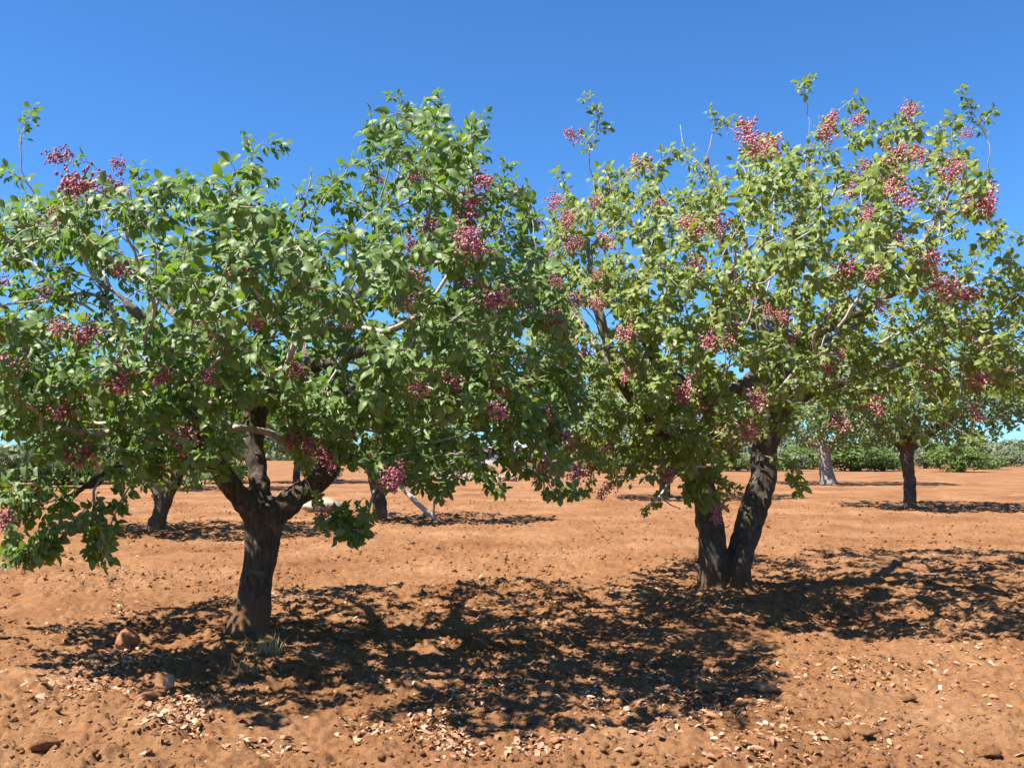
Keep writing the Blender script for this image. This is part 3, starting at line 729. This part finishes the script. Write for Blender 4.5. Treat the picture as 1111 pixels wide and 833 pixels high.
orchard_tree(47, 88, 524, 'small distant tree with a thin trunk at the far left edge of the red field',
    [[(0, 0, -.05, .16), (0, 0, .8, .13), (.05, 0, 1.6, .12), (.1, .1, 2.6, .08), (.1, .1, 3.6, .04)],
     [(.05, 0, 1.4, .09), (-.9, 0, 2.4, .07), (-1.6, .1, 3.0, .04)]], 1.3, 4.6, 2.5, 2.4, 330, .18, LEAF_WOOD, BARK_BG, tip=.34)
orchard_tree(48, 322, 523, 'distant grey-green tree glimpsed through the fork of the left foreground tree',
    [[(0, 0, -.05, .2), (0, 0, .8, .16), (.05, 0, 1.6, .14), (.1, .1, 2.6, .1), (.1, .1, 3.6, .05)],
     [(.05, 0, 1.4, .1), (.9, 0, 2.4, .08), (1.6, .1, 3.0, .05)]], 1.3, 4.8, 2.8, 2.6, 360, .18, LEAF_WOOD, BARK_BG, tip=.34)

# ------------------------------------------------------------------ ground
def build_ground():
    th_f = np.arange(-40, 40.01, .125)
    th_c = np.concatenate([np.arange(42, 318, 4.0)])
    th = np.radians(np.concatenate([th_f, th_c]))
    r = [.4]
    while r[-1] < 2.5: r.append(r[-1] * 1.09)
    while r[-1] < 13: r.append(r[-1] * 1.0042)
    while r[-1] < 34: r.append(r[-1] * 1.0058)
    while r[-1] < 70: r.append(r[-1] * 1.015)
    while r[-1] < 4000: r.append(r[-1] * 1.25)
    r = np.array(r)
    X = np.outer(r, np.sin(th)); Y = np.outer(r, np.cos(th))
    Z = ground_h(X, Y)
    far = np.outer(r, np.ones_like(th))
    m, n = X.shape
    V = np.stack([X, Y, Z], -1).reshape(-1, 3)
    i = np.arange(m - 1)[:, None] * n + np.arange(n)[None]
    j = np.arange(m - 1)[:, None] * n + (np.arange(n)[None] + 1) % n
    Fq = np.stack([i, i + n, j + n, j], -1).reshape(-1, 4)
    V = np.vstack([V, [[0, 0, float(Z[0].mean())]]])
    o = mesh_obj('ground', V, Fq, SOIL)
    import bmesh
    bm = bmesh.new(); bm.from_mesh(o.data); bm.verts.ensure_lookup_table()
    c = bm.verts[m * n]
    for k in range(n):
        bm.faces.new((c, bm.verts[k], bm.verts[(k + 1) % n])).smooth = True
    bmesh.ops.recalc_face_normals(bm, faces=bm.faces[-n:])
    bm.to_mesh(o.data); bm.free()
    tag(o, 'bare red-orange tilled soil of the orchard floor', 'soil', kind='structure')
build_ground()

# icosphere template
def ico(sub):
    import bmesh
    bm = bmesh.new(); bmesh.ops.create_icosphere(bm, subdivisions=sub, radius=1)
    v = np.array([x.co[:] for x in bm.verts]); f = np.array([[w.index for w in q.verts] for q in bm.faces]); bm.free()
    return v, f

def scatter_clods():
    rng = np.random.default_rng(77)
    tv, tf = ico(1)
    n = 38000
    d = 3.6 * np.exp(rng.uniform(0, 1, n) * math.log(32 / 3.6)); a = np.radians(rng.uniform(-34, 34, n))
    x, y = d * np.sin(a), d * np.cos(a)
    keep = vnoise(x * .9, y * .9, 71) > .33
    x, y, d = x[keep], y[keep], d[keep]; n = len(x)
    s = (.0065 + .024 * rng.random(n) ** 4.5) * np.clip(d / 9, .8, 1.25)
    z = ground_h(x, y) + s * .25
    ax = rng.uniform(.6, 1.35, (n, 3)); ax[:, 2] *= .75
    jit = 1 + rng.normal(0, .16, (n, len(tv)))
    ang = rng.uniform(0, 6.28, n); ca, sa = np.cos(ang), np.sin(ang)
    v = tv[None] * jit[:, :, None] * ax[:, None] * s[:, None, None]
    v = np.stack([v[..., 0] * ca[:, None] - v[..., 1] * sa[:, None], v[..., 0] * sa[:, None] + v[..., 1] * ca[:, None], v[..., 2]], -1)
    v += np.stack([x, y, z], -1)[:, None]
    f = (tf[None] + (np.arange(n) * len(tv))[:, None, None]).reshape(-1, 3)
    o = mesh_obj('soil_clods', v.reshape(-1, 3), f, SOIL, smooth=False)
    tag(o, 'small crumbly red clods strewn over the orchard soil', 'clods', kind='stuff')
scatter_clods()

def scatter_litter():
    rng = np.random.default_rng(78)
    pts = []
    spots = [(95, 745, 30, 15, 90), (80, 760, 25, 12, 60), (135, 715, 30, 10, 110), (150, 730, 20, 8, 60), (190, 785, 22, 14, 110), (200, 805, 18, 8, 60), (130, 640, 8, 28, 50), (140, 660, 10, 10, 30),
             (480, 800, 22, 12, 90), (490, 815, 14, 8, 40), (395, 805, 16, 5, 30), (290, 825, 22, 5, 28), (520, 755, 35, 12, 60), (410, 745, 18, 8, 25), (650, 762, 20, 6, 40), (580, 815, 20, 8, 40), (720, 745, 40, 12, 60), (690, 785, 40, 14, 50),
             (780, 760, 50, 18, 70), (860, 725, 55, 10, 60), (950, 725, 40, 8, 50), (830, 790, 50, 18, 60), (900, 805, 40, 12, 20), (1060, 705, 40, 6, 40), (1040, 740, 30, 8, 20), (960, 785, 40, 14, 25), (250, 760, 20, 10, 40), (1000, 660, 60, 15, 60), (440, 660, 80, 30, 90), (600, 700, 70, 25, 80),
             (555, 640, 110, 18, 60), (700, 660, 60, 20, 50), (350, 700, 40, 20, 40), (90, 690, 40, 20, 60), (830, 820, 60, 10, 40)]
    for cx, cy, sx, sy, n in spots:
        for k in range(int(n * 2.9)):
            px, py = rng.normal(cx, sx), rng.normal(cy, sy)
            if py < 560: continue
            g = G(px, py); pts.append(g[:2])
    d = 4 * np.exp(rng.uniform(0, 1, 700) * math.log(20 / 4)); a = np.radians(rng.uniform(-33, 33, 700))
    pts = np.vstack([np.array(pts), np.stack([d * np.sin(a), d * np.cos(a)], -1)])
    n = len(pts)
    z = ground_h(pts[:, 0], pts[:, 1]) + rng.uniform(.004, .016, n)
    B = np.column_stack([pts, z])
    an = rng.uniform(0, 6.28, n)
    Dv = np.column_stack([np.cos(an), np.sin(an), rng.normal(.08, .22, n)])
    Nv = np.column_stack([rng.normal(0, .36, n), rng.normal(0, .36, n), np.ones(n)])
    ln = rng.uniform(.022, .062, n) * np.where(rng.random(n) < .45, .6, 1)
    o = build_leaves('leaf_litter', B, Dv, Nv, ln, LITTER, None, rng, False, rng.uniform(.45, 1.1, n))
    tag(o, 'dry pale tan fallen leaves lying on the red soil', 'leaf litter', kind='stuff')
scatter_litter()

# ------------------------------------------------------------------ stones
def stone(px, py, size, mat, label, seed, squash=(1, 1, .7), group=None, sink=.3, name='stone', depth=None, rough=.32, sub=3, rot=None):
    rng = np.random.default_rng(seed)
    tv, tf = ico(sub)
    sd = rng.uniform(0, 50)
    v = []
    for p in tv:
        q = Vector(p)
        k = 1 + rough * .9 * mnoise.noise(q * 1.1 + Vector((sd, 0, 0))) + rough * .5 * mnoise.noise(q * 2.7 + Vector((0, sd, 0))) + rough * .34 * mnoise.noise(q * 6 + Vector((0, 0, sd)))
        v.append(np.array(p) * k)
    v = np.array(v)
    # a few flat broken faces
    for _ in range(6):
        nn = nrm(rng.normal(0, 1, 3)); dd = rng.uniform(.62, .85)
        h = v @ nn; over = h > dd
        v[over] -= ((h[over] - dd) * .85)[:, None] * nn
    v = v * np.array(squash) * size
    o = mesh_obj(name, v, tf, mat, None, True)
    g = G(px, py)
    o.location = (g[0], g[1], float(ground_h(g[0], g[1])) + size * squash[2] * (1 - sink) * .8)
    o.rotation_euler = rot or (rng.uniform(-.2, .2), rng.uniform(-.2, .2), rng.uniform(0, 6))
    tag(o, label, 'stone', group)
    return o
SG = 'stones and big clods on the orchard floor'
stone(139, 706, .105, STONE_RED, 'angular red-brown boulder left of the left foreground trunk, its right face in shade', 1, (.95, .9, 1.05), SG, .1, rough=.25, sub=3)
stone(183, 752, .065, STONE_PALE, 'pale speckled grey-white stone standing below the left foreground trunk', 2, (.6, .6, 1.1), SG, .3, rot=(.2, .35, .4))
stone(166, 771, .11, SOIL, 'flat red clod half sunk in a hollow next to the pale speckled stone', 3, (1.2, .9, .45), SG, .3)
stone(831, 749, .07, STONE_RED, 'dark red wedge-shaped stone on open sunlit soil below the right tree', 4, (1.3, .8, .55), SG, .3)
stone(702, 752, .055, SOIL, 'small rounded red stone at the front edge of the shade, left of centre-right soil', 5, (1.2, .9, .6), SG, .3)
stone(748, 744, .06, SOIL, 'upright rust-red clod just right of the small rounded red stone', 6, (.8, .8, .8), SG, .3)
stone(760, 748, .075, SOIL, 'broad low sandy red clod beside the upright rust-red clod', 7, (1.3, 1, .5), SG, .35)
stone(934, 792, .07, SOIL, 'flat red stone lying alone near the lower right of the soil', 8, (1.4, 1, .35), SG, .3)
stone(986, 750, .05, SOIL, 'small red pebble-like clod right of the dark red wedge stone', 9, (1.2, .9, .5), SG, .3)
stone(1072, 805, .06, SOIL, 'reddish clod nearest the lower right corner', 10, (1.3, .9, .5), SG, .3)
stone(100, 770, .05, SOIL, 'small red clod among the pale leaves at the lower left', 12, (1.2, .9, .6), SG, .3)
stone(45, 822, .07, SOIL, 'rounded red clod in the lower left corner', 13, (1.2, 1, .6), SG, .35)
stone(148, 524, .62, STONE_FAR, 'big pale boulder at the far edge of the field left of the forked small trunk', 14, (1.3, .9, .85), 'pale boulders at the field edge', .25, 'boulder', rough=.4)
stone(352, 556, .42, STONE_FAR, 'pale ochre boulder low on the ground right of the left foreground trunk', 15, (1.3, .9, .6), 'pale boulders at the field edge', .35, 'boulder', rough=.35)
stone(357, 524, .6, STONE_FAR, 'tall pale boulder far behind the ochre boulder', 16, (.7, .7, 1.0), 'pale boulders at the field edge', .3, 'boulder', rough=.35)

# ------------------------------------------------------------------ dry grass tufts
def grass_tuft(px, py, n, hgt, spread, label, seed):
    rng = np.random.default_rng(seed)
    g = G(px, py); g[2] = float(ground_h(g[0], g[1])) - .01
    T = Tubes()
    for k in range(n):
        a = rng.uniform(0, 6.28); b = rng.normal(0, spread, 2)
        l = hgt * rng.uniform(.4, 1.15); le = rng.uniform(.1, .55)
        p0 = np.array([b[0], b[1], 0]); d = np.array([math.cos(a), math.sin(a), 0])
        pts = [p0, p0 + d * l * le * .35 + [0, 0, l * .55], p0 + d * l * le + [0, 0, l * (1 - le * .35)]]
        T.add(pts, [.0028, .002, .0007], 3)
    o = T.build('dry_grass_tuft', STRAW); o.location = tuple(g)
    tag(o, label, 'grass', 'dry grass tufts')
grass_tuft(292, 722, 60, .2, .07, 'straw-coloured grass tuft at the foot of the left foreground trunk', 1)
grass_tuft(270, 735, 34, .11, .09, 'low sparse straw tuft just in front of the left foreground trunk', 2)
grass_tuft(786, 780, 8, .07, .05, 'few dry stalks on the sunlit soil below the right tree', 3)

# ------------------------------------------------------------------ bushes beyond the field
def bush_mesh(seed, n, rx, ry, rz, leaf, mat):
    rng = np.random.default_rng(seed)
    lob = [(rng.uniform(-.55, .55) * rx, rng.uniform(-.5, .5) * ry, rng.uniform(.35, .62) * rz, rng.uniform(.34, .55)) for _ in range(9)]
    B, Nn = [], []
    while len(B) < n:
        c = lob[rng.integers(len(lob))]
        u = nrm(rng.normal(0, 1, 3)) * rng.uniform(.55, 1.0) ** .5
        p = np.array([c[0] + u[0] * c[3] * rx, c[1] + u[1] * c[3] * ry, c[2] + u[2] * c[3] * rz * .85])
        if p[2] < .03: continue
        if mnoise.noise(Vector(p * 1.1 + seed)) < -.28: continue
        B.append(p); Nn.append(u * .8 + rng.normal(0, .4, 3) + [-.25, -.2, .5])
    B, Nn = np.array(B), np.array(Nn)
    D = rng.normal(0, 1, (n, 3)) + np.array([0, 0, .1])
    f = build_leaves('foliage', B, D, Nn, rng.uniform(.7, 1.25, n) * leaf, mat, None, rng, True)
    T = Tubes()
    for k in range(7):
        a = k * .9; e = np.array([math.cos(a) * rx * .5, math.sin(a) * ry * .5, rz * rng.uniform(.5, .75)])
        T.add([(0.05 * math.cos(a), .05 * math.sin(a), -.1), e * [.35, .35, .5], e], [.05, .035, .012], 5)
    s = T.build('stem', BARK_GREY)
    for q in (f, s): col.objects.unlink(q)
    return f, s
protos = [bush_mesh(1, 4200, 2.6, 1.8, 2.6, .2, LEAF_BUSH), bush_mesh(2, 3800, 2.2, 1.7, 2.3, .2, LEAF_WOOD), bush_mesh(3, 4000, 2.8, 1.8, 2.0, .2, LEAF_BUSH)]
rb = np.random.default_rng(4)
def bush(px, py, sc, k, label):
    g = G(px, py)
    root = empty('bush', (g[0], g[1], 0), label, 'bush', 'bushes along the far edge of the field')
    root.rotation_euler = (0, 0, rb.uniform(0, 6.28)); root.scale = (sc[0], sc[0], sc[1] * .68)
    for q in protos[k]:
        c = q.copy(); col.objects.link(c); c.parent = root
# right-hand hedge, left to right; labels name what stands in front or beside
for args in [
    (852, 511, (.9, 1.0), 1, 'grey-green bush beyond the field just right of the leaning right trunk'),
    (872, 509, (1.0, 1.1), 0, 'green bush directly left of the stout pale trunk at the field edge'),
    (925, 511, (1.3, 1.25), 0, 'largest bright green bush, between the pale trunk and the straight dark trunk'),
    (958, 511, (1.0, 1.1), 2, 'low green bush touching the left side of the straight dark trunk'),
    (1004, 508, (1.0, 1.2), 1, 'dusky bush right behind the straight dark trunk'),
    (1040, 512, (1.0, 1.15), 0, 'rounded green bush nearest the field, right of the straight dark trunk'),
    (1066, 509, (.9, .9), 2, 'low spreading bush to the right of the rounded green bush'),
    (1092, 506, (1.1, 1.0), 1, 'grey-green bush close to the right edge of the picture'),
    (1118, 505, (1.2, 1.1), 2, 'bush cut by the right edge of the picture'),
    (20, 527, (.8, 1.0), 1, 'grey-green bush at the far left edge of the field'),
    (52, 525, (.9, .9), 0, 'green bush left of the thin-trunked distant tree'),
    (108, 524, (.8, .8), 2, 'bush between the thin-trunked distant tree and the pale boulder'),
    (245, 524, (.8, .7), 1, 'dull bush seen behind the left limb of the left foreground tree'),
    (345, 521, (.7, .6), 0, 'low green bush beside the tall pale boulder'),
    (505, 517, (.9, .55), 1, 'low grey-green bush in front of the long white building'),
    (462, 517, (.7, .6), 2, 'small bush at the left end of the long white building'),
    (600, 514, (.8, .6), 1, 'grey-green bush in the gap between the two big crowns'),
    (660, 513, (1.0, .8), 0, 'bush behind the hanging leaves on the left of the right tree'),
    (800, 511, (.9, .9), 2, 'bush framed in the V of the two trunks')]:
    bush(*args)

def far_wood():
    rng = np.random.default_rng(91)
    B, Nn = [], []
    for k in range(150):
        px = -150 + k * 10 + rng.uniform(-5, 5)
        d = rng.uniform(135, 175); b = P(px, 487, d); hh = rng.uniform(1.6, 2.8) * (1.0 if px > 650 else .8); w = rng.uniform(2, 4)
        for j in range(170):
            u = nrm(rng.normal(0, 1, 3))
            p = np.array([b[0] + u[0] * w, b[1] + u[1] * w, max(.1, hh * .5 + u[2] * hh * .55)])
            B.append(p); Nn.append(u + [0, 0, .4] + rng.normal(0, .4, 3))
    n = len(B)
    o = build_leaves('far_wood', np.array(B), rng.normal(0, 1, (n, 3)), np.array(Nn), rng.uniform(.5, .9, n), LEAF_WOOD, None, rng, True)
    tag(o, 'far-off belt of low scrub along the horizon', 'scrub', kind='stuff')
far_wood()

# ------------------------------------------------------------------ long low white building and stone wall
def box(verts, faces, x0, x1, y0, y1, z0, z1):
    o = len(verts)
    verts += [(x0, y0, z0), (x1, y0, z0), (x1, y1, z0), (x0, y1, z0), (x0, y0, z1), (x1, y0, z1), (x1, y1, z1), (x0, y1, z1)]
    faces += [tuple(o + i for i in f) for f in ((0, 3, 2, 1), (4, 5, 6, 7), (0, 1, 5, 4), (1, 2, 6, 5), (2, 3, 7, 6), (3, 0, 4, 7))]
bp0 = P(505, 487, 105)
bl = empty('farm_building', (bp0[0], bp0[1], 0), 'long low white farm building with a grey roof far behind the field', 'building')
wv, wf = [], []
hw = 6.3
# front wall with openings left as gaps
ops = [-4.6, -2.2, .2, 2.6, 5.0]
xs = [-hw]
for c in ops: xs += [c - .45, c + .45]
xs.append(hw)
for i in range(0, len(xs) - 1):
    if i % 2 == 0: box(wv, wf, xs[i], xs[i + 1], -2, -1.8, 0, 1.75)
    else: box(wv, wf, xs[i], xs[i + 1], -2, -1.8, 0, .6); box(wv, wf, xs[i], xs[i + 1], -2, -1.8, 1.3, 1.75)
box(wv, wf, -hw, -hw + .2, -1.8, 1.8, 0, 1.75); box(wv, wf, hw - .2, hw, -1.8, 1.8, 0, 1.75); box(wv, wf, -hw, hw, 1.8, 2, 0, 1.75)
mesh_obj('wall', wv, wf, WHITE_WALL, bl, False)
rv = [(-hw - .2, -2.3, 1.753), (hw + .2, -2.3, 1.753), (hw + .2, 2.3, 1.753), (-hw - .2, 2.3, 1.753), (-hw - .2, 0, 2.2), (hw + .2, 0, 2.2)]
mesh_obj('roof', rv, [(0, 1, 5, 4), (2, 3, 4, 5), (0, 4, 3), (1, 2, 5), (0, 3, 2, 1)], GREY_ROOF, bl, False)
for c in ops:
    v, f = [], []; box(v, f, c - .448, c + .448, -1.9, -1.86, .602, 1.298); mesh_obj('window', v, f, DARK_OPEN, bl, False)

def stone_wall(px0, px1, py, hgt, label, seed):
    rng = np.random.default_rng(seed)
    a, b = G(px0, py), G(px1, py)
    tv, tf = ico(2); V, Fc, off = [], [], 0
    L = np.linalg.norm(b - a); d = (b - a) / L
    n = int(L * 60)
    for k in range(n):
        s = rng.uniform(.05, .12)
        c = d * rng.uniform(0, L) + np.array([0, rng.normal(0, .18), rng.uniform(.05, 1) ** 1.3 * hgt])
        vv = tv * (1 + rng.normal(0, .08, (len(tv), 1))) * s * rng.uniform(.7, 1.4, 3)
        V.append(vv + c); Fc.append(tf + off); off += len(tv)
    o = mesh_obj('dry_stone_wall', np.concatenate(V), np.concatenate(Fc), STONE_FAR, None, False)
    o.location = tuple(a); tag(o, label, 'wall')
stone_wall(455, 560, 522, .38, 'low tumbled pale dry stone wall along the back of the field in the middle', 3)

# ------------------------------------------------------------------ light, sky, camera
SUN_EL = R(58); sh = nrm(np.array([.90, .36]))
sun = bpy.data.lights.new('sun', 'SUN'); sun.energy = 4.6; sun.angle = R(.53); sun.color = (1.0, .95, .87)
so = bpy.data.objects.new('sun', sun); col.objects.link(so)
dv = Vector((sh[0] * math.cos(SUN_EL), sh[1] * math.cos(SUN_EL), -math.sin(SUN_EL)))
so.rotation_euler = dv.to_track_quat('-Z', 'Y').to_euler(); so.location = (-10, -5, 20)
w = bpy.data.worlds.new('World'); scene.world = w; w.use_nodes = True
nt = w.node_tree; nt.nodes.clear()
sk = nt.nodes.new('ShaderNodeTexSky'); sk.sky_type = 'NISHITA'; sk.sun_disc = False
sk.sun_elevation = SUN_EL; sk.sun_rotation = math.atan2(-sh[0], -sh[1]) % (2 * math.pi)
sk.altitude = 400; sk.air_density = 1.0; sk.dust_density = .1; sk.ozone_density = 3.0
bg = nt.nodes.new('ShaderNodeBackground'); bg.inputs['Strength'].default_value = .050
out = nt.nodes.new('ShaderNodeOutputWorld')
tn = nt.nodes.new('ShaderNodeMixRGB'); tn.blend_type = 'MULTIPLY'; tn.inputs['Fac'].default_value = 1
tn.inputs['Color2'].default_value = (.48, .94, 1.42, 1)
nt.links.new(sk.outputs[0], tn.inputs['Color1']); nt.links.new(tn.outputs[0], bg.inputs['Color']); nt.links.new(bg.outputs[0], out.inputs['Surface'])

cam = bpy.data.cameras.new('camera'); cam.sensor_width = 36; cam.lens = F / W * 36; cam.clip_end = 8000; cam.clip_start = .05
co = bpy.data.objects.new('camera', cam); col.objects.link(co)
co.location = (0, 0, CAM_H); co.rotation_euler = (math.pi / 2 + PITCH, 0, 0)
scene.camera = co
scene.view_settings.view_transform = 'Standard'; scene.view_settings.look = 'None'
scene.view_settings.exposure = 1.45; scene.view_settings.gamma = 1
scene.render.resolution_x, scene.render.resolution_y = 1024, 767
